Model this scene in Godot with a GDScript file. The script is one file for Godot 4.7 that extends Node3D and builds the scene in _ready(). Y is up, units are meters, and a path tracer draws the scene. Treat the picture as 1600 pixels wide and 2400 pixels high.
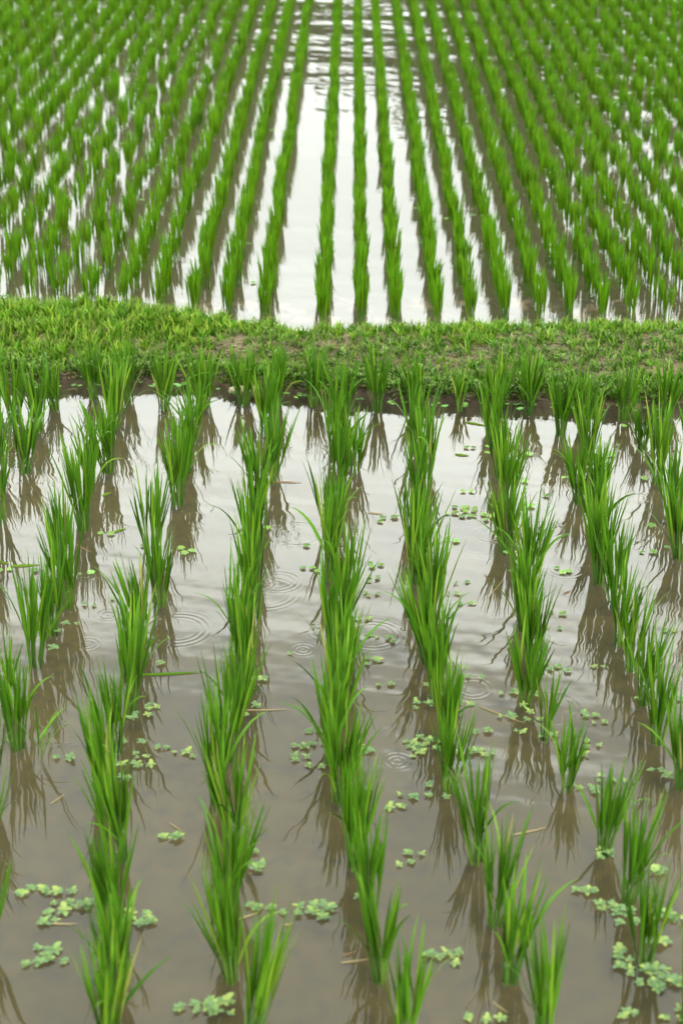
extends Node3D
# Flooded rice paddies in overcast light: a wide-spaced paddy with floating rosettes, a grassy earth bank, and a dense paddy beyond it.
# Tables hold places on the ground in millimetres: x, distance along -z, and a size.

const NEAR_RICE := [-1041,4644,270,-3,4,-962,4339,300,-3,5,-929,4006,290,-3,6,-947,4651,270,-3,3,-958,4976,260,-3,2,-934,5149,240,99,-6,-1044,5029,250,-3,1,-1122,5120,250,99,-7,-824,5251,230,99,-5,-706,5240,250,99,-4,-723,5004,270,-2,1,-702,4660,280,-2,2,-735,4522,270,-2,3,-721,4268,280,-2,4,-702,3817,300,-2,6,-717,3675,290,-2,7,-741,4036,260,-2,5,-733,3527,310,-2,8,-767,3344,200,-2,9,-715,3166,320,-2,10,-735,2941,290,-2,11,-711,2787,260,-2,12,-658,2471,280,-2,13,-579,5149,230,99,-3,-448,5164,240,99,-2,-462,4913,260,-1,1,-463,4660,280,-1,2,-473,4428,290,-1,3,-516,4112,280,-1,4,-462,3823,290,-1,5,-490,3637,300,-1,6,-487,3468,280,-1,7,-482,3311,310,-1,8,-496,3153,310,-1,9,-498,2964,310,-1,10,-439,2773,310,-1,11,-432,2551,310,-1,12,-405,2377,290,-1,13,-399,2240,300,-1,14,-323,5194,240,99,-1,-207,5175,270,99,1,-240,4958,260,0,1,-202,4583,280,0,2,-230,4434,290,0,3,-242,4287,250,0,4,-238,4056,290,0,5,-222,3762,310,0,6,-255,3620,290,0,7,-221,3443,310,0,8,-234,3250,300,0,9,-249,3124,280,0,10,-263,2964,310,0,11,-222,2823,310,0,12,-214,2613,300,0,13,-201,2413,310,0,14,-153,2245,330,0,15,-92,5187,230,99,2,0,5029,270,1,1,37,4654,260,1,3,-20,4773,280,1,2,-11,4522,280,1,4,-33,4224,280,1,5,-33,3977,290,1,6,9,3762,290,1,7,-16,3568,300,1,8,0,3400,290,1,9,-5,3253,300,1,10,-23,3108,290,1,11,-3,2962,300,1,12,28,2741,300,1,13,57,2573,300,1,14,71,2413,290,1,15,114,2240,320,1,16,115,5142,250,99,3,244,5157,250,99,4,230,4805,270,2,1,254,4613,280,2,2,225,4376,280,2,3,193,4179,270,2,4,193,3952,290,2,5,228,3762,290,2,6,209,3538,290,2,7,220,3359,290,2,8,227,3175,290,2,9,229,2995,300,2,10,267,2760,330,2,11,290,2568,310,2,12,305,2404,300,2,13,349,2240,340,2,14,383,5131,170,99,5,469,4900,270,3,1,506,5120,240,99,6,471,4629,280,3,2,475,4405,280,3,3,443,4122,280,3,4,485,3898,300,3,5,452,3694,290,3,6,455,3517,280,3,7,421,3335,310,3,8,452,3192,190,3,9,475,3001,250,3,10,525,2780,260,3,11,550,2632,290,3,12,553,2442,320,3,13,603,2287,310,3,14,610,5120,240,99,7,692,4934,260,4,2,764,4958,270,4,1,747,4692,270,4,3,683,4434,270,4,4,728,4399,220,4,5,676,3952,300,4,7,699,3823,300,4,8,685,3620,300,4,9,690,3497,300,4,10,692,3348,280,4,11,704,3185,310,4,13,720,3017,300,4,14,703,4179,270,4,6,906,5054,250,5,2,929,4819,220,5,3,1053,5094,250,5,1,935,4583,280,5,5,935,4348,290,5,6,910,4089,290,5,7,920,3839,290,5,8,1053,4708,270,5,4,789,3253,290,4,12,889,3620,280,5,9]
const ROSETTES := [253,2290,29,1,593,2292,34,1,276,2293,30,1,219,2295,35,1,564,2297,26,0,492,2298,26,1,-193,2305,30,0,511,2306,28,1,-222,2308,34,0,499,2311,27,1,-254,2311,26,0,592,2315,37,0,-286,2318,36,0,-229,2320,29,0,-230,2324,39,0,-258,2329,31,0,-197,2332,33,0,-205,2334,37,0,-232,2338,31,0,565,2370,28,0,594,2383,27,0,533,2383,25,0,559,2384,33,0,563,2384,31,0,598,2385,41,0,619,2393,32,0,581,2395,32,0,592,2399,24,0,570,2406,24,0,521,2408,28,0,548,2417,30,0,585,2418,33,0,554,2418,38,0,524,2423,24,0,568,2423,31,0,505,2429,33,0,-573,2435,28,0,208,2436,28,0,-550,2440,31,0,-505,2441,27,0,524,2444,29,0,-533,2448,33,0,178,2452,31,0,506,2454,26,0,203,2455,34,0,160,2458,36,0,-544,2459,31,0,192,2465,31,0,216,2465,32,0,514,2471,41,0,-528,2472,38,0,-559,2478,31,0,593,2495,37,1,566,2496,27,0,-378,2548,30,0,-560,2550,29,0,523,2551,27,0,554,2552,38,0,-358,2554,36,0,-538,2555,32,0,626,2559,29,1,651,2561,40,1,-34,2567,37,0,-398,2571,32,0,593,2571,35,0,619,2572,38,0,-370,2573,40,0,-555,2577,33,0,-82,2577,29,0,522,2579,29,0,-111,2580,25,0,-53,2581,31,0,53,2581,29,1,-401,2582,27,0,542,2582,40,0,-525,2586,37,0,495,2590,25,0,-27,2593,40,0,-159,2594,29,1,-133,2595,32,0,517,2597,34,0,-508,2597,32,0,-81,2597,36,0,-52,2598,30,0,520,2599,30,0,-175,2600,29,1,-487,2602,38,0,493,2605,27,0,-549,2608,26,0,-519,2611,29,0,33,2627,28,1,-617,2634,30,1,-567,2640,29,0,-519,2644,37,0,474,2644,33,0,-545,2644,35,0,487,2646,34,0,452,2648,31,1,-574,2652,38,0,-600,2653,29,0,579,2694,28,1,616,2700,37,1,626,2713,38,1,-165,2715,38,0,-191,2721,25,0,114,2727,25,1,-159,2729,29,0,138,2734,28,1,512,2750,30,1,-201,2760,29,0,160,2761,28,1,534,2763,34,1,134,2764,32,1,-173,2768,33,0,517,2773,28,1,-360,2816,29,1,-332,2817,40,1,101,2918,27,0,126,2925,27,0,104,2935,20,0,151,2957,32,0,220,2957,27,0,182,2960,26,0,155,2963,22,0,123,2965,28,0,186,2966,21,0,533,2978,32,0,57,2985,30,1,31,2988,23,1,503,2990,26,0,527,2995,26,0,185,3000,23,0,485,3004,29,0,604,3015,25,0,577,3015,28,0,548,3016,24,0,576,3020,26,0,221,3020,26,1,-462,3022,35,0,-489,3024,25,1,723,3030,29,1,695,3031,29,1,553,3035,21,0,687,3053,33,1,663,3054,20,1,-43,3069,29,1,-437,3071,29,0,-70,3073,23,0,-410,3076,30,0,-473,3077,30,0,-444,3078,35,0,-100,3095,25,0,-587,3100,32,1,-619,3104,22,1,-444,3105,22,0,-75,3107,31,0,-324,3109,25,1,-423,3110,30,0,157,3111,21,0,-102,3113,30,0,526,3114,31,1,311,3115,26,0,-449,3120,24,0,330,3121,25,0,174,3123,33,0,258,3123,30,0,285,3124,31,0,-365,3125,20,0,-337,3125,33,0,175,3127,26,0,296,3129,29,0,61,3131,30,1,160,3134,26,0,308,3135,22,0,43,3136,24,1,207,3138,29,0,-402,3143,23,0,-384,3144,24,0,538,3145,29,1,148,3146,24,0,-81,3147,30,0,-102,3148,28,0,15,3148,20,0,179,3150,20,0,566,3151,28,1,41,3151,25,1,165,3152,29,0,-63,3157,29,0,187,3159,24,0,-35,3160,27,0,216,3164,26,0,143,3165,21,0,160,3166,24,0,-440,3166,25,0,-482,3166,30,1,-731,3167,21,1,539,3170,22,1,193,3171,34,0,-706,3171,26,1,198,3178,21,0,174,3185,29,0,446,3190,30,0,472,3193,27,1,405,3205,25,0,298,3206,29,1,326,3209,35,1,-72,3209,21,0,-51,3209,27,0,388,3210,22,0,567,3242,21,0,591,3246,28,0,418,3255,30,0,447,3255,25,0,-473,3260,33,0,358,3268,21,0,384,3270,35,0,552,3271,27,0,576,3273,26,0,-439,3275,31,0,-213,3277,25,1,-467,3282,28,0,550,3286,23,0,428,3289,31,0,-440,3301,29,0,169,3305,23,1,-421,3311,24,0,-195,3314,31,1,-441,3316,25,0,416,3318,25,0,-226,3319,20,1,294,3323,23,1,200,3323,32,1,171,3329,28,1,269,3329,24,1,778,3344,27,1,685,3348,24,1,752,3352,22,1,712,3358,30,1,444,3361,35,1,369,3367,23,1,397,3374,31,1,198,3404,33,2,87,3406,20,1,116,3409,27,1,-208,3429,28,1,-185,3436,34,1,329,3439,33,1,298,3444,20,1,-212,3448,23,1,534,3470,23,0,495,3478,28,1,622,3488,23,1,514,3489,31,1,600,3489,21,1,484,3500,30,1,62,3501,26,1,-431,3503,31,2,84,3518,35,1,63,3528,22,1,-123,3552,26,2,-698,3578,29,2,125,3607,20,1,709,3610,28,1,680,3617,23,1,117,3626,28,1,87,3631,19,1,69,3643,23,1,-700,3658,26,1,799,3661,20,1,821,3663,29,1,540,3674,23,1,508,3681,17,1,-659,3698,22,1,-687,3699,24,1,68,3721,27,1,42,3722,24,1,555,3748,29,1,528,3758,22,1,-628,3793,21,1,-652,3797,24,1,330,3802,27,1,302,3803,18,1,-585,3830,25,1,-32,3830,24,2,69,3842,19,1,272,3853,25,1,92,3853,20,1,296,3855,28,0,63,3859,25,1,297,3912,24,1,327,3920,25,1,71,3924,19,1,94,3942,28,1,75,3952,19,1,-688,3964,20,1,185,3967,28,2,-659,3972,24,1,582,3972,24,1,600,3980,23,1,450,3981,22,2,-64,3982,19,1,-810,3984,25,1,-902,3984,21,1,-38,3989,20,1,-878,3991,20,1,570,3999,18,1,-102,3999,20,1,-77,3999,23,1,81,4006,23,0,104,4017,22,1,77,4025,19,1,-422,4085,25,1,443,4089,20,2,841,4091,26,1,810,4091,17,1,-404,4098,25,1,-434,4114,25,1,909,4116,26,1,883,4121,20,1,-539,4130,20,2,-95,4130,24,2,313,4158,26,1,288,4167,21,1,-635,4203,25,1,-665,4207,18,1,-234,4224,25,1,-205,4240,24,1,-238,4247,19,1,862,4254,29,2,108,4281,22,1,406,4293,22,0,115,4305,24,1,149,4309,29,1,340,4315,25,0,426,4316,28,0,373,4318,20,0,360,4318,23,0,402,4322,20,0,401,4327,23,0,298,4333,17,0,321,4335,28,0,352,4348,25,0,375,4350,22,0,380,4366,22,0,348,4370,27,0,514,4373,22,1,322,4377,21,0,358,4377,19,0,540,4382,29,1,524,4406,18,1,592,4451,26,2,377,4482,21,1,353,4482,21,1,539,4552,26,2,893,4570,29,2,679,4578,30,1,657,4580,17,1,806,4737,19,1,547,4743,18,1,822,4744,29,1,571,4751,28,3,474,4756,23,3,446,4761,25,3,810,4763,23,3,477,4801,26,3,405,4804,20,3,384,4804,23,3,450,4811,20,3,894,4976,22,3,404,5149,21,3]
const RINGS := [-406,3673,77,11,-588,3749,27,9,-619,3599,29,5,-442,4208,24,8,-673,3952,28,8,-123,4208,73,12,-123,4208,35,8,-165,3926,56,9,-93,3572,23,12,77,3643,69,9,-40,3662,38,6,410,4200,47,10,387,4179,106,5,557,4238,62,10,557,4238,31,7,593,3999,50,9,305,3393,43,12,121,3093,26,14,121,3093,12,12,-101,4805,46,8,829,4815,33,9,855,4445,37,9,-607,4705,28,8,-75,2352,19,7,-295,2525,33,5,-618,3201,52,6,-198,3863,88,5,773,3439,40,5,478,3307,68,4,531,2911,27,0]
const BANK_FRONT := [-2436,5329,-1725,5349,-1155,5377,-1005,5341,-819,5349,-678,5369,-461,5361,-342,5290,-228,5302,-113,5251,113,5213,280,5175,391,5175,530,5164,698,5164,859,5120,973,5138,1115,5157,1678,5175,2370,5157]
const BANK_BACK := [-2650,5951,-1868,5941,-1243,5931,-929,5906,-710,5881,-566,5818,-470,5761,-432,5844,-387,5732,-333,5719,-243,5742,-149,5636,-60,5668,150,5677,300,5700,558,5728,754,5728,1207,5728,1815,5747,2568,5738]
const FAR_ROWS := [-1332,-1205,-1079,-957,-831,-711,-575,-453,-317,-107,36,161,310,431,556,681,793,911,1022,1133,1243]
const FLOATING := [[-0.399,3.457,0.158,0.06,0],[-0.837,4.015,0.084,0.09,1],[-0.898,4.031,0.029,-0.35,1],[-0.614,4.227,0.052,0.66,1],[-0.698,4.114,0.070,-0.82,3],[0.406,3.896,0.138,1.09,2],[0.382,3.933,0.073,-1.42,3],[0.384,2.837,0.079,0.30,2],[0.014,2.463,0.030,0.40,3],[-0.183,3.297,0.129,-0.01,2],[-0.592,2.951,0.044,0.94,2],[0.027,2.443,0.055,0.17,2],[-0.174,2.571,0.044,0.44,2],[0.362,3.276,0.128,-0.68,2],[0.279,2.320,0.039,-0.88,2],[0.100,4.335,0.056,-0.25,2],[0.368,4.748,0.046,-0.36,1],[0.431,4.994,0.080,-0.46,1],[-0.519,2.547,0.052,-0.02,2],[-0.098,2.546,0.021,0.24,2],[0.582,3.865,0.032,0.61,3],[-0.331,2.844,0.059,-0.82,2],[-0.156,4.548,0.091,-0.10,3],[-0.679,4.467,0.032,0.69,1]]

const ORDER := ["", "first", "second", "third", "fourth", "fifth", "sixth", "seventh", "eighth", "ninth", "tenth", "eleventh", "twelfth", "thirteenth", "fourteenth", "fifteenth", "sixteenth", "seventeenth", "eighteenth", "nineteenth", "twentieth", "twenty-first"]
const WATER_NEAR := 0.0
const WATER_FAR := 0.06
const DEPTH := 0.045
const RING_X0 := -1.4
const RING_X1 := 1.4
const RING_D0 := 2.1
const RING_D1 := 5.1

var rng := RandomNumberGenerator.new()
var noise := FastNoiseLite.new()
var counts := {}
var leaf_mats: Array[StandardMaterial3D] = []
var stem_mats: Array[StandardMaterial3D] = []
var rosette_mats: Array[StandardMaterial3D] = []
var front_edge: PackedVector2Array
var back_edge: PackedVector2Array
var waves: Array = []


# ---------------------------------------------------------------- helpers

func lin(r: float, g: float, b: float) -> Color:
	return Color(r, g, b).linear_to_srgb()


func mat(called: String, c: Color, rough := 0.8, spec := 0.5) -> StandardMaterial3D:
	var m := StandardMaterial3D.new()
	m.resource_name = called
	m.albedo_color = c
	m.roughness = rough
	m.metallic_specular = spec
	m.cull_mode = BaseMaterial3D.CULL_DISABLED
	return m


func numbered(called: String) -> String:
	var n: int = counts.get(called, 0)
	counts[called] = n + 1
	return called if n == 0 else "%s_%03d" % [called, n]


func tag(o: Node, label: String, category: String, group := "", kind := "") -> void:
	if label:
		o.set_meta("label", label)
	if category:
		o.set_meta("category", category)
	if group:
		o.set_meta("group", group)
	if kind:
		o.set_meta("kind", kind)


func part(called: String, mesh: Mesh, m: Material, parent: Node3D, at := Transform3D.IDENTITY) -> MeshInstance3D:
	var o := MeshInstance3D.new()
	o.name = called
	o.mesh = mesh
	o.material_override = m
	o.transform = at
	parent.add_child(o, true)
	return o


func top(called: String, mesh: Mesh, m: Material) -> MeshInstance3D:
	var o := MeshInstance3D.new()
	o.name = numbered(called)
	o.mesh = mesh
	if m:
		o.material_override = m
	add_child(o)
	return o


func empty(called: String) -> Node3D:
	var o := Node3D.new()
	o.name = numbered(called)
	add_child(o)
	return o


func arrays(v: PackedVector3Array, n: PackedVector3Array, idx: PackedInt32Array, uv := PackedVector2Array(), col := PackedColorArray()) -> ArrayMesh:
	var a := []
	a.resize(Mesh.ARRAY_MAX)
	a[Mesh.ARRAY_VERTEX] = v
	a[Mesh.ARRAY_NORMAL] = n
	a[Mesh.ARRAY_INDEX] = idx
	if uv.size():
		a[Mesh.ARRAY_TEX_UV] = uv
	if col.size():
		a[Mesh.ARRAY_COLOR] = col
	var m := ArrayMesh.new()
	m.add_surface_from_arrays(Mesh.PRIMITIVE_TRIANGLES, a)
	return m


class Soup:
	var v := PackedVector3Array()
	var n := PackedVector3Array()
	var i := PackedInt32Array()
	var c := PackedColorArray()

	# A grass or rice blade: a folded ribbon that starts along dir and bends towards bend_to as it grows.
	func blade(root: Vector3, dir: Vector3, bend_to: Vector3, length: float, width: float, bend: float, segs: int, fold := 0.35, twist := 0.0, color := Color.WHITE) -> void:
		var p := root
		var first := v.size()
		var side := dir.cross(bend_to)
		if side.length() < 0.01:
			side = dir.cross(Vector3(0.3, 0.1, 0.9))
		side = side.normalized().rotated(dir.normalized(), twist)
		for k in segs + 1:
			var t := float(k) / segs
			var d := (dir + (bend_to - dir) * bend * t * t).normalized()
			var s := (side - d * side.dot(d)).normalized()
			var up := s.cross(d)
			var w := width * 0.5 * minf(1.0, 0.5 + 1.6 * t) * pow(maxf(0.0, 1.0 - pow(t, 2.4)), 0.85)
			v.append(p - s * w)
			v.append(p - up * w * fold * 2.0)
			v.append(p + s * w)
			var nl := (up - s * fold).normalized()
			var nr := (up + s * fold).normalized()
			n.append(nl)
			n.append(up)
			n.append(nr)
			for z in 3:
				c.append(color)
			if k:
				var b := first + (k - 1) * 3
				for q in 2:
					var a0 := b + q
					i.append_array(PackedInt32Array([a0, a0 + 3, a0 + 1, a0 + 1, a0 + 3, a0 + 4]))
			p += d * length / segs

	func tube(path: PackedVector3Array, radii: PackedFloat32Array, sides: int, color := Color.WHITE) -> void:
		var first := v.size()
		for k in path.size():
			var d := (path[mini(k + 1, path.size() - 1)] - path[maxi(k - 1, 0)]).normalized()
			var s := d.cross(Vector3(0.31, 0.2, 0.93)).normalized()
			var u := s.cross(d)
			for q in sides:
				var an := TAU * q / sides
				var r := s * cos(an) + u * sin(an)
				v.append(path[k] + r * radii[k])
				n.append(r)
				c.append(color)
				if k:
					var a := first + (k - 1) * sides + q
					var b := first + (k - 1) * sides + (q + 1) % sides
					i.append_array(PackedInt32Array([a, b, a + sides, b, b + sides, a + sides]))

	# A rounded, slightly cupped leaf lying along dir from root.
	func oval(root: Vector3, dir: Vector3, up: Vector3, length: float, width: float, cup: float, color := Color.WHITE) -> void:
		var s := dir.cross(up).normalized()
		var first := v.size()
		var rows := 4
		for k in rows + 1:
			var t := float(k) / rows
			var w: float = width * 0.5 * [0.22, 0.66, 0.98, 0.86, 0.3][k]
			var mid: Vector3 = root + dir * length * t + up * length * (0.10 * sin(t * PI) - cup * t * t * 0.3)
			for q in 3:
				v.append(mid + s * w * (q - 1) + up * (cup * w * absf(q - 1.0)))
				n.append((up - s * cup * (q - 1) * 0.9 - dir * (0.3 * cos(t * PI) * 0.5 - cup * t * 0.4)).normalized())
				c.append(color)
			if k:
				var b := first + (k - 1) * 3
				for q in 2:
					var a0 := b + q
					i.append_array(PackedInt32Array([a0, a0 + 3, a0 + 1, a0 + 1, a0 + 3, a0 + 4]))

	func mesh(colored := false) -> ArrayMesh:
		var a := []
		a.resize(Mesh.ARRAY_MAX)
		a[Mesh.ARRAY_VERTEX] = v
		a[Mesh.ARRAY_NORMAL] = n
		a[Mesh.ARRAY_INDEX] = i
		if colored:
			a[Mesh.ARRAY_COLOR] = c
		var m := ArrayMesh.new()
		m.add_surface_from_arrays(Mesh.PRIMITIVE_TRIANGLES, a)
		return m


func around(an: float, tilt: float) -> Vector3:
	return Vector3(sin(an) * sin(tilt), cos(tilt), cos(an) * sin(tilt))


func smooth(a: float, b: float, x: float) -> float:
	return smoothstep(a, b, x)


func edge_at(e: PackedVector2Array, x: float) -> float:
	for k in range(1, e.size()):
		if x <= e[k].x or k == e.size() - 1:
			var t := clampf((x - e[k - 1].x) / (e[k].x - e[k - 1].x), 0.0, 1.0)
			return lerpf(e[k - 1].y, e[k].y, t)
	return e[0].y


# Height of the earth bank's soil at x, d (d is the distance along -z).
func bank_height(x: float, d: float) -> float:
	var f := edge_at(front_edge, x) + 0.02 * noise.get_noise_2d(x * 900.0, 40.0)
	var b := edge_at(back_edge, x) + 0.02 * noise.get_noise_2d(x * 700.0, 90.0)
	var rise := smooth(-0.022, 0.028, d - f)
	var fall := smooth(-0.03, 0.12, b + 0.03 - d)
	var crown := 0.032 + 0.062 * smooth(0.0, 0.8, (d - f) / maxf(0.1, b - f)) + 0.016 * smooth(-0.4, -0.8, x) * smooth(0.1, 0.7, (d - f) / maxf(0.1, b - f))
	var low := -0.05 if d < (f + b) * 0.5 else 0.015
	var hump := lerpf(low, crown, rise * fall)
	return hump + 0.010 * noise.get_noise_2d(x * 420.0, d * 420.0) + 0.006 * noise.get_noise_2d(x * 1500.0 + 7.0, d * 1500.0)


func wave_normal(x: float, z: float, strength: float) -> Vector3:
	var gx := 0.0
	var gz := 0.0
	for w in waves:
		var s: float = cos(x * w[0] + z * w[1] + w[2]) * w[3]
		gx += s * w[4]
		gz += s * w[5]
	return Vector3(-gx * strength, 1.0, -gz * strength).normalized()


func water_sheet(x0: float, x1: float, d0: float, d1: float, step: float, y: float, calm: Callable, behind_bank: bool) -> ArrayMesh:
	var nx := int(ceil((x1 - x0) / step))
	var nz := int(ceil((d1 - d0) / step))
	var v := PackedVector3Array()
	var n := PackedVector3Array()
	var uv := PackedVector2Array()
	var idx := PackedInt32Array()
	for j in nz + 1:
		for i in nx + 1:
			var x := lerpf(x0, x1, float(i) / nx)
			var d := lerpf(d0, d1, float(j) / nz)
			v.append(Vector3(x, y, -d))
			n.append(wave_normal(x, -d, calm.call(x, d)))
			var wet := not behind_bank or d > lerpf(edge_at(front_edge, x), edge_at(back_edge, x), 0.72)
			uv.append(Vector2((x - RING_X0) / (RING_X1 - RING_X0), (d - RING_D0) / (RING_D1 - RING_D0)))
			if i and j and wet:
				var a := j * (nx + 1) + i
				idx.append_array(PackedInt32Array([a - nx - 2, a - 1, a - nx - 1, a - nx - 1, a - 1, a]))
	return arrays(v, n, idx, uv)


# ---------------------------------------------------------------- plants

# One rice plant: tillers (stem) that each carry a few upright blades (leaf), height about 1 unit = h metres.
func make_rice(h: float, tillers: int, spread: float, droopy: float) -> Node3D:
	var root := Node3D.new()
	var w0 := 0.030
	for k in tillers:
		var an := TAU * (k * 0.618 + rng.randf() * 0.25)
		var r := spread * 0.05 * sqrt((k + 0.5) / tillers)
		var foot := Vector3(sin(an) * r * 1.15, -0.07, cos(an) * r)
		var tilt := (0.02 + 0.17 * sqrt((k + 0.5) / tillers)) * spread * rng.randf_range(0.6, 1.3)
		var dir := around(an + rng.randf_range(-0.5, 0.5), tilt)
		var culm := h * rng.randf_range(0.24, 0.38)
		var st := Soup.new()
		st.tube(PackedVector3Array([foot, foot + dir * culm * 0.5, foot + dir * culm]), PackedFloat32Array([0.013, 0.011, 0.006]), 5)
		part("stem", st.mesh(), stem_mats[rng.randi() % stem_mats.size()], root)
		var leaves := 3 + (rng.randi() % 2)
		for q in leaves:
			var up := culm * rng.randf_range(0.35, 1.0)
			var out := an + rng.randf_range(-1.5, 1.5)
			var lt := tilt + rng.randf_range(-0.04, 0.09)
			var length := (h - up * 0.9) * rng.randf_range(0.6, 1.08)
			var bend := rng.randf_range(0.0, 0.16)
			if rng.randf() < droopy:
				lt += rng.randf_range(0.1, 0.35)
				bend = rng.randf_range(0.4, 1.05)
				length *= 0.95
			var b := Soup.new()
			var bend_to := Vector3(sin(out), -0.25, cos(out)).normalized()
			b.blade(foot + dir * up, around(out, lt), bend_to, length, w0 * rng.randf_range(0.75, 1.3), bend, 7, 0.3, rng.randf_range(-1.3, 1.3))
			part("leaf", b.mesh(), leaf_mats[_tone()], root)
	return root


func _tone() -> int:
	var r := rng.randf()
	return 0 if r < 0.24 else 1 if r < 0.52 else 2 if r < 0.78 else 3 if r < 0.90 else 4 if r < 0.986 else 5


# A rice plant of the dense paddy: two meshes, its blades and its stems.
func small_rice(h: float) -> Array:
	var f := Soup.new()
	var st := Soup.new()
	var tillers := 9
	for k in tillers:
		var an := TAU * (k * 0.618 + rng.randf() * 0.25)
		var r := 0.024 * sqrt((k + 0.5) / tillers)
		var foot := Vector3(sin(an) * r, -0.02, cos(an) * r)
		var tilt := 0.02 + 0.10 * rng.randf()
		var dir := around(an, tilt)
		var culm := h * rng.randf_range(0.28, 0.42)
		st.tube(PackedVector3Array([foot, foot + dir * culm]), PackedFloat32Array([0.003, 0.0015]), 4)
		for q in 4:
			var out := an + rng.randf_range(-1.5, 1.5)
			var up := culm * rng.randf_range(0.35, 1.0)
			var bend_to := Vector3(sin(out), -0.25, cos(out)).normalized()
			var g := rng.randf_range(0.6, 1.3)
			f.blade(foot + dir * up, around(out, tilt + rng.randf_range(-0.02, 0.12)), bend_to, (h - up * 0.9) * rng.randf_range(0.7, 1.06), 0.0080 * rng.randf_range(0.8, 1.25), rng.randf_range(0.0, 0.22 if rng.randf() < 0.88 else 0.7), 5, 0.3, rng.randf_range(-1.3, 1.3), Color(0.088 * g * rng.randf_range(0.85, 1.3), 0.186 * g, 0.0055 * g))
	return [f.mesh(true), st.mesh()]


func make_rosette(kind: int) -> Node3D:
	var root := Node3D.new()
	var leaves: int = [7, 8, 6, 9][kind]
	for k in leaves:
		var s := Soup.new()
		var an := TAU * (k + rng.randf_range(-0.25, 0.25)) / leaves
		var tilt := rng.randf_range(0.05, 0.65)
		var flat := Vector3(sin(an), 0, cos(an))
		var dir := (flat * cos(tilt) + Vector3.UP * sin(tilt)).normalized()
		var up := (Vector3.UP * cos(tilt) - flat * sin(tilt)).normalized()
		var length := rng.randf_range(0.26, 0.54)
		s.oval(flat * 0.04 + Vector3(0, 0.03, 0), dir, up, length, length * rng.randf_range(0.55, 0.75), 0.3)
		part("leaf", s.mesh(), rosette_mats[rng.randi() % rosette_mats.size()], root)
	return root


# A tree with a tapered trunk, limbs and a crown of many leaf-sized faces in clumps.
func make_tree(height: float, wide: float) -> Node3D:
	var root := Node3D.new()
	var bark := mat("bark", lin(0.11, 0.085, 0.06), 0.9)
	var trunk := Soup.new()
	var path := PackedVector3Array()
	var radii := PackedFloat32Array()
	for k in 7:
		var t := k / 6.0
		path.append(Vector3(sin(t * 2.3) * 0.12, t * height * 0.72, cos(t * 1.7) * 0.1 - 0.1))
		radii.append(lerpf(0.15, 0.04, t))
	trunk.tube(path, radii, 9)
	var tips: Array[Vector3] = []
	for k in 13:
		var t := rng.randf_range(0.3, 1.0)
		var a := path[int(t * 6.0)]
		var an := k * 2.4
		var out := Vector3(sin(an), rng.randf_range(0.3, 0.9), cos(an)) * wide * rng.randf_range(0.4, 0.75)
		trunk.tube(PackedVector3Array([a, a + out * 0.5 + Vector3(0, 0.08, 0), a + out]), PackedFloat32Array([0.05, 0.03, 0.012]), 6)
		tips.append(a + out)
		tips.append(a + out * 0.6)
	part("trunk", trunk.mesh(), bark, root)
	var crown := Soup.new()
	for p in tips:
		var size := wide * rng.randf_range(0.28, 0.5)
		for q in 190:
			var o := Vector3(rng.randfn(), rng.randfn() * 0.75, rng.randfn()) * size * 0.5
			var dir := Vector3(rng.randfn(), rng.randfn() * 0.5 - 0.2, rng.randfn()).normalized()
			var up := dir.cross(Vector3(rng.randfn(), rng.randfn(), rng.randfn())).normalized()
			crown.oval(p + o, dir, up, rng.randf_range(0.12, 0.22), rng.randf_range(0.07, 0.12), 0.1)
	var green := mat("tree_leaf", lin(0.035, 0.075, 0.018), 0.55, 0.4)
	green.backlight_enabled = true
	green.backlight = Color(0.05, 0.11, 0.02)
	part("crown", crown.mesh(), green, root)
	return root


func scatter(called: String, parent: Node3D, mesh: Mesh, m: Material, at: Array, colors: Array) -> void:
	var mm := MultiMesh.new()
	mm.transform_format = MultiMesh.TRANSFORM_3D
	mm.use_colors = true
	mm.mesh = mesh
	mm.instance_count = at.size()
	for k in at.size():
		mm.set_instance_transform(k, at[k])
		mm.set_instance_color(k, colors[k])
	var o := MultiMeshInstance3D.new()
	o.name = called
	o.multimesh = mm
	o.material_override = m
	parent.add_child(o, true)


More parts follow.
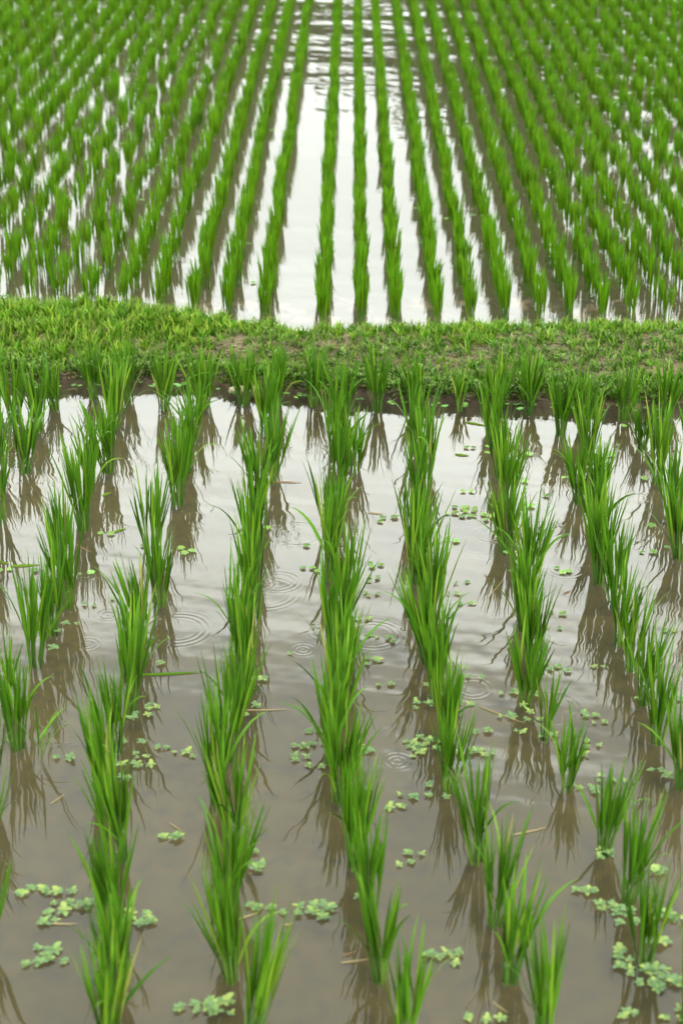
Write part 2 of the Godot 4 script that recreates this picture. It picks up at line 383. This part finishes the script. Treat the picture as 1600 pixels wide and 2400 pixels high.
func _ready() -> void:
	rng.seed = 20240611
	noise.seed = 11
	noise.noise_type = FastNoiseLite.TYPE_SIMPLEX_SMOOTH
	noise.frequency = 0.01
	noise.fractal_octaves = 3

	# ------------------------------------------------ camera, sky, light
	var cam := Camera3D.new()
	cam.name = "camera"
	var lens := CameraAttributesPhysical.new()
	lens.frustum_focal_length = 60.0
	lens.frustum_focus_distance = 4.7
	lens.exposure_aperture = 4.0
	lens.frustum_near = 0.05
	lens.frustum_far = 600.0
	cam.attributes = lens
	cam.fov = 33.557
	cam.position = Vector3(0, 2.0756, 0)
	cam.rotation_degrees = Vector3(-25.519, 0, 0)
	cam.current = true
	add_child(cam)
	cam.fov = 33.557
	cam.near = 0.05
	cam.far = 600.0

	var env := Environment.new()
	env.background_mode = Environment.BG_SKY
	var sky := Sky.new()
	var pano := PanoramaSkyMaterial.new()
	pano.panorama = ImageTexture.create_from_image(sky_image())
	sky.sky_material = pano
	env.sky = sky
	env.tonemap_mode = Environment.TONE_MAPPER_LINEAR
	env.tonemap_exposure = 2.9
	env.ambient_light_source = Environment.AMBIENT_SOURCE_SKY
	env.sdfgi_enabled = true
	env.ssao_enabled = true
	env.ssil_enabled = true
	var we := WorldEnvironment.new()
	we.name = "world_environment"
	we.environment = env
	add_child(we)

	var sun := DirectionalLight3D.new()
	sun.name = "sun"
	sun.light_energy = 0.5
	sun.light_angular_distance = 25.0
	sun.light_color = Color(1.0, 0.97, 0.92)
	sun.rotation_degrees = Vector3(-62, 25, 0)
	sun.shadow_enabled = true
	add_child(sun)

	# ------------------------------------------------ materials
	for c in [[0.034, 0.102, 0.0028], [0.047, 0.132, 0.0036], [0.063, 0.155, 0.005], [0.115, 0.208, 0.012], [0.023, 0.070, 0.003], [0.21, 0.20, 0.05]]:
		var m := mat("rice_leaf", lin(c[0], c[1], c[2]), 0.5, 0.3)
		m.backlight_enabled = true
		m.backlight = Color(0.07, 0.15, 0.006)
		leaf_mats.append(m)
	for c in [[0.046, 0.108, 0.008], [0.072, 0.138, 0.014], [0.030, 0.080, 0.006]]:
		stem_mats.append(mat("rice_stem", lin(c[0], c[1], c[2]), 0.55, 0.4))
	for c in [[0.120, 0.188, 0.045], [0.078, 0.145, 0.050], [0.160, 0.220, 0.05], [0.070, 0.128, 0.046]]:
		var m := mat("rosette_leaf", lin(c[0], c[1], c[2]), 0.6, 0.4)
		m.backlight_enabled = true
		m.backlight = Color(0.08, 0.14, 0.03)
		rosette_mats.append(m)
	var tinted := mat("tinted_leaf", Color.WHITE, 0.5, 0.3)
	tinted.vertex_color_use_as_albedo = true
	tinted.backlight_enabled = true
	tinted.backlight = Color(0.3, 0.8, 0.06)

	for k in range(0, BANK_FRONT.size(), 2):
		front_edge.append(Vector2(BANK_FRONT[k], BANK_FRONT[k + 1]) * 0.001)
		back_edge.append(Vector2(BANK_BACK[k], BANK_BACK[k + 1]) * 0.001)
	for k in 13:
		var wl: float = [0.03, 0.04, 0.05, 0.06, 0.075, 0.09, 0.11, 0.14, 0.18, 0.24, 0.33, 0.5, 0.7][k]
		var an := rng.randf_range(-1.1, 1.1) + (PI / 2 if k % 2 else PI / 2 + 0.4)
		var kk := TAU / wl
		waves.append([cos(an) * kk, sin(an) * kk, rng.randf() * TAU, rng.randf_range(0.7, 1.2) * (0.7 if k < 2 else 1.0), cos(an), sin(an)])

	build_setting()
	print("setting")
	build_trees()
	build_bank_plants(tinted)
	print("bank plants")
	build_near_rice()
	print("near rice")
	build_far_rice(tinted)
	print("far rice")
	build_rosettes(tinted)
	build_small_things()
	print("done")


# Even cloud cover: bright towards the horizon, a greyer and slightly bluer deck overhead, broken by soft cloud.
func sky_image() -> Image:
	var img := Image.create(512, 256, false, Image.FORMAT_RGBF)
	var cloud := FastNoiseLite.new()
	cloud.seed = 5
	cloud.frequency = 1.6
	cloud.fractal_octaves = 4
	for j in 256:
		var el := (0.5 - (j + 0.5) / 256.0) * PI
		for i in 512:
			var az := (i + 0.5) / 512.0 * TAU
			var q := Vector3(cos(el) * cos(az), sin(el) * 2.2, cos(el) * sin(az))
			var c := cloud.get_noise_3dv(q)
			var t := smoothstep(0.44, 0.56, el + 0.12 * c)
			var l := lerpf(1.32 + 1.1 * smoothstep(0.24, 0.42, el), 0.91, t) * (1.0 + 0.14 * c)
			var tint := Color(0.95, 1.0, 0.965).lerp(Color(0.94, 1.0, 0.97), t)
			img.set_pixel(i, j, Color(tint.r * l, tint.g * l, tint.b * l))
	return img


# ---------------------------------------------------------------- the setting

func build_setting() -> void:
	# open country to the horizon, below the paddies
	var pm := PlaneMesh.new()
	pm.size = Vector2(900, 900)
	var g := top("ground", pm, mat("country", lin(0.07, 0.10, 0.03), 0.95))
	g.position = Vector3(0, -0.14, 0)
	tag(g, "", "", "", "structure")

	var x0 := -3.4
	var x1 := 3.4
	var d0 := 0.6
	var d1 := 5.75
	# mud of the wide-spaced paddy
	var v := PackedVector3Array()
	var n := PackedVector3Array()
	var uv := PackedVector2Array()
	var idx := PackedInt32Array()
	var nx := 170
	var nz := 130
	for j in nz + 1:
		for i in nx + 1:
			var x := lerpf(x0, x1, float(i) / nx)
			var d := lerpf(d0, d1, float(j) / nz)
			v.append(Vector3(x, -DEPTH + 0.010 * noise.get_noise_2d(x * 500, d * 500), -d))
			n.append(Vector3.UP)
			uv.append(Vector2(float(i) / nx, float(j) / nz))
			if i and j:
				var a := j * (nx + 1) + i
				idx.append_array(PackedInt32Array([a - nx - 2, a - 1, a - nx - 1, a - nx - 1, a - 1, a]))
	var mud := mat("mud", Color.WHITE, 0.85, 0.3)
	mud.albedo_texture = ImageTexture.create_from_image(mud_image())
	var o := top("paddy_mud", arrays(v, n, idx, uv), mud)
	tag(o, "", "", "", "structure")

	var fm := PlaneMesh.new()
	fm.size = Vector2(26, 22)
	var far_mud := top("paddy_mud", fm, mat("far_mud", lin(0.036, 0.030, 0.010), 0.85, 0.3))
	far_mud.position = Vector3(0, WATER_FAR - DEPTH, -5.47 - 11)
	tag(far_mud, "", "", "", "structure")

	# water, with the rings of falling rain drops as relief
	var water := StandardMaterial3D.new()
	water.resource_name = "water"
	water.transparency = BaseMaterial3D.TRANSPARENCY_ALPHA
	water.albedo_color = Color(0.42, 0.38, 0.28, 0.008)
	water.roughness = 0.0
	water.metallic_specular = 0.44
	var far_water: StandardMaterial3D = water.duplicate()
	water.texture_repeat = false
	water.heightmap_enabled = true
	water.heightmap_scale = 0.1
	water.heightmap_texture = ImageTexture.create_from_image(ring_image(RING_X0, RING_X1, RING_D0, RING_D1))
	var calm := func(x: float, d: float) -> float:
		return 0.0035 + 0.0045 * smoothstep(-0.1, 0.5, noise.get_noise_2d(x * 90.0, d * 90.0))
	o = top("paddy_water", water_sheet(-2.6, 2.6, 1.4, 5.7, 0.011, WATER_NEAR, calm, false), water)
	tag(o, "", "", "", "structure")
	var ruffled := func(x: float, d: float) -> float:
		return 0.003 + 0.05 * smoothstep(9.8, 13.5, d + 0.8 * x + 1.5 * noise.get_noise_2d(x * 60.0, d * 60.0))
	o = top("paddy_water", water_sheet(-5.0, 5.0, 5.3, 19.0, 0.036, WATER_FAR, ruffled, true), far_water)
	tag(o, "", "", "", "structure")

	# the earth bank
	v = PackedVector3Array()
	n = PackedVector3Array()
	idx = PackedInt32Array()
	var col := PackedColorArray()
	nx = 400
	nz = 66
	for j in nz + 1:
		for i in nx + 1:
			var x := lerpf(-3.2, 3.2, float(i) / nx)
			var d := lerpf(4.98, 6.2, float(j) / nz)
			var y := bank_height(x, d)
			var e := 0.006
			v.append(Vector3(x, y, -d))
			n.append(Vector3(bank_height(x - e, d) - bank_height(x + e, d), 2 * e, -(bank_height(x, d - e) - bank_height(x, d + e))).normalized())
			var dry := noise.get_noise_2d(x * 260.0 + 30.0, d * 260.0)
			var fine := noise.get_noise_2d(x * 2600.0, d * 2600.0)
			var c := Vector3(0.075, 0.056, 0.032).lerp(Vector3(0.14, 0.11, 0.064), clampf(0.5 + dry * 0.9 + fine * 0.5, 0, 1))
			# soil soaked by the paddy's water keeps a ragged tide line
			if y < 0.028 + 0.05 * noise.get_noise_2d(x * 800.0, d * 800.0 + 50.0):
				c = Vector3(0.05, 0.040, 0.026) * (1.0 + 0.4 * fine)
			col.append(Color(c.x, c.y, c.z))
			if i and j:
				var a := j * (nx + 1) + i
				idx.append_array(PackedInt32Array([a - nx - 2, a - 1, a - nx - 1, a - nx - 1, a - 1, a]))
	var soil := mat("soil", Color.WHITE, 0.95, 0.3)
	soil.vertex_color_use_as_albedo = true
	o = top("earth_bank", arrays(v, n, idx, PackedVector2Array(), col), soil)
	tag(o, "", "", "", "structure")

	# the bank at the far end of the dense paddy
	v = PackedVector3Array()
	n = PackedVector3Array()
	idx = PackedInt32Array()
	for i in 121:
		var x := -24.0 + i * 0.4
		for k in 6:
			var d: float = [18.6, 18.9, 19.3, 20.4, 21.0, 21.6][k]
			var y: float = [-0.1, 0.12, 0.3, 0.34, 0.2, -0.13][k]
			v.append(Vector3(x, y + 0.05 * noise.get_noise_2d(x * 60, d * 60), -d))
			n.append(Vector3(0, 1, 0.3 if k < 3 else -0.3).normalized())
			if i and k:
				var a := i * 6 + k
				idx.append_array(PackedInt32Array([a - 7, a - 6, a - 1, a - 6, a, a - 1]))
	o = top("far_bank", arrays(v, n, idx), mat("bank_turf", lin(0.05, 0.09, 0.02), 0.95))
	tag(o, "", "", "", "structure")


func mud_image() -> Image:
	var w := 1024
	var h := 768
	var img := Image.create(w, h, false, Image.FORMAT_RGB8)
	var grain := FastNoiseLite.new()
	grain.seed = 3
	grain.frequency = 0.09
	grain.fractal_octaves = 3
	var broad := FastNoiseLite.new()
	broad.seed = 8
	broad.frequency = 0.011
	broad.fractal_octaves = 3
	var spots := FastNoiseLite.new()
	spots.seed = 21
	spots.frequency = 0.13
	spots.fractal_octaves = 2
	for j in h:
		for i in w:
			var b := broad.get_noise_2d(i, j)
			var f := grain.get_noise_2d(i, j)
			var c := Vector3(0.0370, 0.0288, 0.0085) * (1.0 + 0.3 * b + 0.22 * f)
			var s := spots.get_noise_2d(i, j)
			c = c.lerp(Vector3(0.022, 0.0185, 0.010), 0.55 * smoothstep(0.30, 0.44, s))
			img.set_pixel(i, j, Color(c.x, c.y, c.z).linear_to_srgb())
	return img


func ring_image(x0: float, x1: float, d0: float, d1: float) -> Image:
	var w := 2048
	var h := 2048
	var img := Image.create(w, h, false, Image.FORMAT_RF)
	img.fill(Color(0.5, 0.5, 0.5))
	for k in range(0, RINGS.size(), 4):
		var cx: float = RINGS[k] * 0.001
		var cd: float = RINGS[k + 1] * 0.001
		var r: float = RINGS[k + 2] * 0.001
		var a: float = RINGS[k + 3] * 0.1
		var wl := 0.012 + 0.05 * r
		var reach := r + 0.05
		for j in range(maxi(0, int((cd - reach - d0) / (d1 - d0) * h)), mini(h, int((cd + reach - d0) / (d1 - d0) * h))):
			for i in range(maxi(0, int((cx - reach - x0) / (x1 - x0) * w)), mini(w, int((cx + reach - x0) / (x1 - x0) * w))):
				var px := lerpf(x0, x1, (i + 0.5) / w) - cx
				var pd := lerpf(d0, d1, (j + 0.5) / h) - cd
				var q := sqrt(px * px + pd * pd) - r
				var env := exp(-pow((q + 0.006) / (wl * 1.05), 2.0))
				if env > 0.01:
					var old := img.get_pixel(i, j).r
					var now := old + 0.10 * a * env * sin(TAU * q / wl)
					img.set_pixel(i, j, Color(now, now, now))
	return img


# ---------------------------------------------------------------- what grows

func build_trees() -> void:
	for a in [[-0.3, 23.2, 2.8, 1.4], [0.9, 22.9, 3.4, 1.5], [2.2, 24.0, 4.4, 1.8], [4.4, 23.8, 3.7, 1.7], [7.0, 24.5, 3.9, 1.8], [9.8, 24.0, 3.8, 1.8], [13.0, 25.0, 4.0, 1.8]]:
		var t := make_tree(a[2], a[3])
		t.name = numbered("tree")
		add_child(t)
		t.position = Vector3(a[0], -0.14, -a[1])
		t.rotation.y = rng.randf() * TAU
		tag(t, "leafy tree at the far end of the dense paddy mirrored in its water", "tree", "trees beyond the dense paddy")


func build_near_rice() -> void:
	var bushy: Array[Node3D] = []
	var slim: Array[Node3D] = []
	for k in 14:
		bushy.append(make_rice(1.0, 9 + k % 5, 1.0, 0.05 + 0.03 * (k % 3)))
	for k in 3:
		slim.append(make_rice(1.0, 6, 0.75, 0.06))
	for k in range(0, NEAR_RICE.size(), 5):
		var h: float = NEAR_RICE[k + 2] * 0.001
		var sparse := h < 0.205
		var src: Node3D = slim[(k / 5) % 3] if sparse else bushy[(k / 5 * 5) % 14]
		var o: Node3D = src.duplicate()
		o.name = numbered("rice_clump")
		add_child(o)
		var d: float = NEAR_RICE[k + 1] * 0.001
		var x: float = NEAR_RICE[k] * 0.001
		o.position = Vector3(x, WATER_NEAR, -d)
		o.rotation = Vector3(rng.randfn() * 0.05, rng.randf() * TAU, rng.randfn() * 0.05)
		# the prototypes are a metre tall
		var wide := rng.randf_range(0.225, 0.275) if d > 3.5 else rng.randf_range(0.205, 0.25)
		o.scale = Vector3(wide, h * (0.93 if d > 3.5 else 0.86) * rng.randf_range(0.86, 1.1), wide) if not sparse else Vector3(0.21, h, 0.21)
		var look := "short sparse rice seedling" if sparse else "bushy rice clump"
		var where := clump_words(NEAR_RICE[k + 3], NEAR_RICE[k + 4])
		if NEAR_RICE[k + 3] == 99:
			tag(o, look + ", " + where, "rice plant", "rice clumps along the foot of the bank")
		else:
			tag(o, look + ", " + where, "rice plant", "rice clumps in the rows of the wide-spaced paddy")


# Which clump: its row, counted from the row that meets the pale stone, and its place counted from the bank.
func clump_words(row: int, place: int) -> String:
	if row == 99:
		return "%s past the stone at the bank foot, %s the weed" % [ORDER[absi(place)], "towards" if place < 0 else "away from"]
	if row == 0:
		return "%s from the bank in the row meeting the pale stone" % ORDER[place]
	return "%s from bank, %s row from stone row, %s weed" % [ORDER[place], ORDER[absi(row)], "towards" if row < 0 else "away from"]


func beside(p: Vector3) -> String:
	var best := 0
	var least := 1e9
	for k in range(0, NEAR_RICE.size(), 5):
		if NEAR_RICE[k + 3] == 99:
			continue
		var q := Vector2(NEAR_RICE[k] * 0.001 - p.x, NEAR_RICE[k + 1] * 0.001 + p.z).length()
		if q < least:
			least = q
			best = k
	var row: int = NEAR_RICE[best + 3]
	var place: String = ORDER[NEAR_RICE[best + 4]]
	if row == 0:
		return "by %s clump from bank, row meeting the stone" % place
	return "by %s clump from bank, %s row %s weed from stone" % [place, ORDER[absi(row)], "towards" if row < 0 else "away from"]


func build_far_rice(tinted: Material) -> void:
	var kinds := []
	for k in 6:
		kinds.append(small_rice(0.178))
	var spots := []
	for r in range(-14, FAR_ROWS.size() + 14):
		var x0: float
		if r < 0:
			x0 = FAR_ROWS[0] * 0.001 + r * 0.124
		elif r >= FAR_ROWS.size():
			x0 = FAR_ROWS[-1] * 0.001 + (r - FAR_ROWS.size() + 1) * 0.116
		else:
			x0 = FAR_ROWS[r] * 0.001
		var ragged := smoothstep(0.45, 1.1, -x0) if x0 < 0.0 else 0.8 * smoothstep(0.7, 1.3, x0)
		var d := edge_at(back_edge, x0 + 0.04) + 0.10 + rng.randf() * 0.06
		while d < 18.4:
			if absf(x0) < 0.5 + 0.215 * d:
				if rng.randf() > 0.06 * ragged:
					spots.append([d, x0 + 0.00635 * d + rng.randfn() * (0.006 + 0.009 * ragged), r])
			d += rng.randf_range(0.078, 0.108) + 0.04 * ragged * rng.randf()
	spots.sort_custom(func(a, b): return a[0] < b[0])
	var stuff := empty("rice_seedlings")
	tag(stuff, "dense rows of bright green rice running away across the flooded far paddy", "rice", "", "stuff")
	var at := [[], [], [], [], [], []]
	var cols := [[], [], [], [], [], []]
	var shown := 0
	var places := {}
	for s in spots:
		var k := rng.randi() % 6
		var tall := rng.randf_range(0.74, 1.08)
		var t := Transform3D(Basis(Vector3.UP, rng.randf() * TAU).scaled(Vector3(0.64, tall, 0.64)), Vector3(s[1], WATER_FAR, -s[0]))
		if shown < 170 and absf(s[1]) < 0.206 * s[0] + 0.05:
			shown += 1
			var o := empty("rice_clump")
			o.transform = t
			part("foliage", kinds[k][0], tinted, o)
			part("stems", kinds[k][1], stem_mats[shown % 3], o)
			var row: int = s[2] - 8
			places[s[2]] = places.get(s[2], 0) + 1
			tag(o, "small rice clump behind bank, %s in %s row from open lane, %s" % [ORDER[mini(places[s[2]], 21)], ORDER[mini(21, 1 - row if row <= 0 else row)], "notch side" if row <= 0 else "away from notch"], "rice plant", "rice clumps at the bank end of the dense paddy")
		else:
			at[k].append(t)
			var g := rng.randf_range(0.85, 1.15)
			cols[k].append(Color(g * rng.randf_range(0.95, 1.1), g, g))
	for k in 6:
		scatter("rice_blades", stuff, kinds[k][0], tinted, at[k], cols[k])
	print("far clumps ", spots.size())


func build_bank_plants(tinted: Material) -> void:
	# small meshes of a few blades or leaves each, scattered over the bank
	var meshes := []
	for kind in 7:
		var s := Soup.new()
		if kind < 3:      # upright turf
			for q in 9:
				var an := rng.randf() * TAU
				var o := around(rng.randf() * TAU, PI / 2) * 0.012 * rng.randf()
				s.blade(o, around(an, rng.randf_range(0.05, 0.85)), around(an, 1.7), rng.randf_range(0.022, 0.06), rng.randf_range(0.0035, 0.0068), rng.randf_range(0.2, 0.95), 3, 0.2, rng.randf_range(-0.8, 0.8))
		elif kind < 5:    # short spreading blades
			for q in 9:
				var an := rng.randf() * TAU
				var o := around(rng.randf() * TAU, PI / 2) * 0.014 * rng.randf()
				s.blade(o, around(an, rng.randf_range(0.5, 1.15)), around(an, 1.9), rng.randf_range(0.018, 0.036), rng.randf_range(0.0045, 0.007), rng.randf_range(0.2, 0.7), 3, 0.2, 0.0)
		elif kind == 5:   # small broad-leaved weeds
			for q in 8:
				var an := rng.randf() * TAU
				var dir := around(an, rng.randf_range(0.7, 1.4))
				s.oval(Vector3(0, 0.004 + 0.014 * rng.randf(), 0) + dir * 0.004, dir, dir.cross(Vector3(cos(an), 0, -sin(an))).normalized() * (1.0), rng.randf_range(0.009, 0.017), rng.randf_range(0.006, 0.010), 0.15)
		else:             # dead, bleached blades lying about
			for q in 6:
				var an := rng.randf() * TAU
				var o := around(rng.randf() * TAU, PI / 2) * 0.02 * rng.randf()
				s.blade(o + Vector3(0, 0.003, 0), around(an, rng.randf_range(1.2, 1.55)), around(an, 1.75), rng.randf_range(0.02, 0.045), rng.randf_range(0.0022, 0.004), 0.6, 3, 0.2, 0.0)
		meshes.append(s.mesh())
	var at := [[], [], [], [], [], [], []]
	var cols := [[], [], [], [], [], [], []]
	for k in 40000:
		var x := rng.randf_range(-3.1, 3.1)
		var low := k >= 26000
		if absf(x) > 1.5 and rng.randf() < 0.5:
			continue
		var f := edge_at(front_edge, x)
		var b := edge_at(back_edge, x)
		var t := rng.randf_range(-0.06, 0.22) if low else rng.randf_range(-0.05, 1.08)
		var d := lerpf(f, b + 0.03, t)
		var y := bank_height(x, d)
		if y < (0.008 if t < 0.5 else WATER_FAR + 0.005):
			continue
		var patch := noise.get_noise_2d(x * 300.0, d * 300.0 + 500.0)
		var left := smoothstep(-0.30, -0.55, x)
		var bare := 0.8 * exp(-pow((x + 0.34) / 0.20, 2.0) - pow((d - 5.50) / 0.06, 2.0)) + 0.35 * exp(-pow((x - 0.05) / 0.10, 2.0) - pow((d - 5.50) / 0.05, 2.0))
		if noise.get_noise_2d(x * 3200.0 + 99.0, d * 3200.0) < -0.22:
			if rng.randf() < 0.7:
				at[6].append(_sit(x, y, d, 1.0))
				cols[6].append(_shade(0.17, 0.14, 0.075))
			continue
		var lush := clampf(smoothstep(0.5 - 0.36 * left, 0.85 - 0.42 * left, t + 0.22 * patch), 0.0, 1.0)
		if rng.randf() < bare * 1.1:
			if rng.randf() < 0.85:
				at[6].append(_sit(x, y, d, 1.0))
				cols[6].append(_shade(0.22, 0.175, 0.10))
			continue
		var r := rng.randf()
		if rng.randf() < lush:
			if r < 0.62:
				var kk := rng.randi() % 3
				at[kk].append(_sit(x, y, d, rng.randf_range(0.7, 1.0 + 0.25 * left)))
				cols[kk].append(_shade(0.150, 0.222, 0.018) if rng.randf() < 0.7 else _shade(0.085, 0.165, 0.011))
			else:
				var kk := 3 + rng.randi() % 2
				at[kk].append(_sit(x, y, d, rng.randf_range(0.8, 1.25)))
				cols[kk].append(_shade(0.115, 0.195, 0.018))
		elif rng.randf() < 0.9 + 0.4 * patch:
			if r < (0.1 if low else 0.2):
				at[6].append(_sit(x, y, d, 1.0))
				cols[6].append(_shade(0.22, 0.175, 0.115))
			elif r < 0.26 + 0.3 * smoothstep(0.25, 0.0, t):
				at[5].append(_sit(x, y, d, rng.randf_range(0.8, 1.35)))
				cols[5].append(_shade(0.10, 0.155, 0.030))
			elif r < 0.7:
				var kk := 3 + rng.randi() % 2
				at[kk].append(_sit(x, y, d, rng.randf_range(0.6, 1.05)))
				cols[kk].append(_shade(0.10, 0.155, 0.030) if rng.randf() < 0.6 else _shade(0.15, 0.19, 0.05))
			else:
				var kk := rng.randi() % 3
				at[kk].append(_sit(x, y, d, rng.randf_range(0.5, 1.0)))
				cols[kk].append(_shade(0.09, 0.165, 0.012))
	var grass := empty("grass")
	tag(grass, "short bright turf covering the earth bank between the two paddies", "grass", "", "stuff")
	var weeds := empty("bank_weeds")
	tag(weeds, "small broad-leaved weeds and bleached dead blades on the bank", "weeds", "", "stuff")
	for k in 7:
		scatter(["turf", "turf", "turf", "short_blades", "short_blades", "broad_leaves", "dead_blades"][k], grass if k < 5 else weeds, meshes[k], tinted, at[k], cols[k])


func _sit(x: float, y: float, d: float, s: float) -> Transform3D:
	return Transform3D(Basis(Vector3.UP, rng.randf() * TAU).scaled(Vector3(s, s, s)), Vector3(x, y - 0.003, -d))


func _shade(r: float, g: float, b: float) -> Color:
	var k := rng.randf_range(0.55, 1.45)
	return Color(r * k * rng.randf_range(0.88, 1.12), g * k, b * k * rng.randf_range(0.8, 1.3))


func build_rosettes(tinted: Material) -> void:
	var protos: Array[Node3D] = []
	for k in 8:
		protos.append(make_rosette(k % 4))
	var at := []
	var cols := []
	for k in range(0, ROSETTES.size(), 4):
		var size: float = ROSETTES[k + 2] * 0.001
		var p := Vector3(ROSETTES[k] * 0.001, WATER_NEAR + 0.001, -ROSETTES[k + 1] * 0.001)
		if k / 4 < 296:
			var o: Node3D = protos[rng.randi() % 8].duplicate()
			o.name = numbered("water_lettuce")
			add_child(o)
			o.position = p
			o.rotation.y = rng.randf() * TAU
			o.scale = Vector3.ONE * size * rng.randf_range(0.68, 1.05)
			tag(o, ["crowded", "pale", "lone", "small"][ROSETTES[k + 3]] + " floating rosette " + beside(p), "water plant", ["floating rosettes in rafts", "floating rosettes in loose trails", "floating rosettes on open water", "floating rosettes near the bank"][ROSETTES[k + 3]])
		else:
			at.append(Transform3D(Basis(Vector3.UP, rng.randf() * TAU).scaled(Vector3.ONE * size), p))
			cols.append(_shade(0.16, 0.28, 0.06))
	# the far ones and the specks that drift among the dense rows
	for k in 130:
		var d := rng.randf_range(6.0, 13.0)
		var x := rng.randf_range(-0.21, 0.21) * d
		at.append(Transform3D(Basis(Vector3.UP, rng.randf() * TAU).scaled(Vector3.ONE * rng.randf_range(0.018, 0.035)), Vector3(x, WATER_FAR + 0.001, -d)))
		cols.append(_shade(0.12, 0.24, 0.05))
	for k in 110:
		var x := rng.randf_range(-1.3, 1.3)
		at.append(Transform3D(Basis(Vector3.UP, rng.randf() * TAU).scaled(Vector3.ONE * rng.randf_range(0.015, 0.028)), Vector3(x, WATER_NEAR + 0.001, -(edge_at(front_edge, x) - rng.randf_range(0.0, 0.05)))))
		cols.append(_shade(0.14, 0.28, 0.07))
	var s := Soup.new()
	for k in 6:
		var an := TAU * k / 6.0 + rng.randf() * 0.4
		var flat := Vector3(sin(an), 0, cos(an))
		var dir := (flat + Vector3.UP * rng.randf_range(0.1, 0.5)).normalized()
		s.oval(flat * 0.04 + Vector3(0, 0.03, 0), dir, (Vector3.UP - dir * dir.y).normalized(), 0.45, 0.34, 0.2)
	var stuff := empty("floating_weeds")
	tag(stuff, "tiny floating weeds drifting along the bank and between the dense rows", "weeds", "", "stuff")
	scatter("rosettes", stuff, s.mesh(), tinted, at, cols)


func build_small_things() -> void:
	# cut and fallen blades afloat: x, d, length, heading, tone
	var tones := [leaf_mats[2], leaf_mats[3], mat("straw", lin(0.30, 0.24, 0.12), 0.7), mat("dead_leaf", lin(0.22, 0.12, 0.05), 0.7)]
	var words := ["long green blade afloat", "yellow-green blade afloat", "pale straw afloat", "brown dead leaf afloat"]
	for a in FLOATING:
		var s := Soup.new()
		var dir := Vector3(cos(a[3]), 0, -sin(a[3]))
		s.blade(-dir * a[2] * 0.5, dir, dir.rotated(Vector3.UP, 0.35), a[2], 0.007 if a[4] < 2 else 0.004, 0.5, 7, -0.1)
		var o := top("fallen_leaf", s.mesh(), tones[a[4]])
		o.position = Vector3(a[0], WATER_NEAR + 0.002, -a[1])
		tag(o, words[a[4]] + " " + beside(o.position), "leaf", ["green cut blades afloat", "yellow blades afloat", "straws afloat", "dead leaves afloat"][a[4]])

	# flat pale stone at the foot of the bank
	var st := SphereMesh.new()
	st.radius = 0.5
	st.height = 1.0
	st.radial_segments = 28
	st.rings = 14
	var a := st.get_mesh_arrays()
	var v: PackedVector3Array = a[Mesh.ARRAY_VERTEX]
	for k in v.size():
		var p := v[k]
		var q := p * (1.0 + 0.5 * noise.get_noise_3dv(p * 130.0) + 0.16 * noise.get_noise_3dv(p * 420.0))
		q.y = clampf(q.y, -0.4, 0.30 + 0.06 * noise.get_noise_2d(p.x * 300.0, p.z * 300.0))
		v[k] = q * Vector3(0.085, 0.032, 0.05) * 1.25
	a[Mesh.ARRAY_VERTEX] = v
	var tool := SurfaceTool.new()
	tool.create_from_arrays(a)
	tool.generate_normals()
	var stone := top("stone", tool.commit(), mat("stone", lin(0.26, 0.23, 0.14), 0.9))
	stone.position = Vector3(-0.325, 0.002, -5.285)
	tag(stone, "flat pale yellowish stone at the foot of the grassy bank", "stone")

	# a thin weed leaning over the water
	var weed := empty("grass_weed")
	weed.position = Vector3(-0.654, WATER_NEAR, -3.10)
	for q in 6:
		var s := Soup.new()
		var an: float = [1.3, 0.9, 1.9, 4.6, 0.2, 2.4][q]
		s.blade(Vector3(0, -0.01 + 0.012 * q, 0), around(an, [0.35, 0.55, 0.3, 0.5, 0.25, 0.9][q]), around(an, 1.7), [0.21, 0.19, 0.12, 0.10, 0.15, 0.09][q], 0.006, 0.45, 7, 0.3, 0.4)
		part("leaf", s.mesh(), leaf_mats[q % 3], weed)
	tag(weed, "thin leaning grass weed with a few long blades beside a rice clump", "weed")
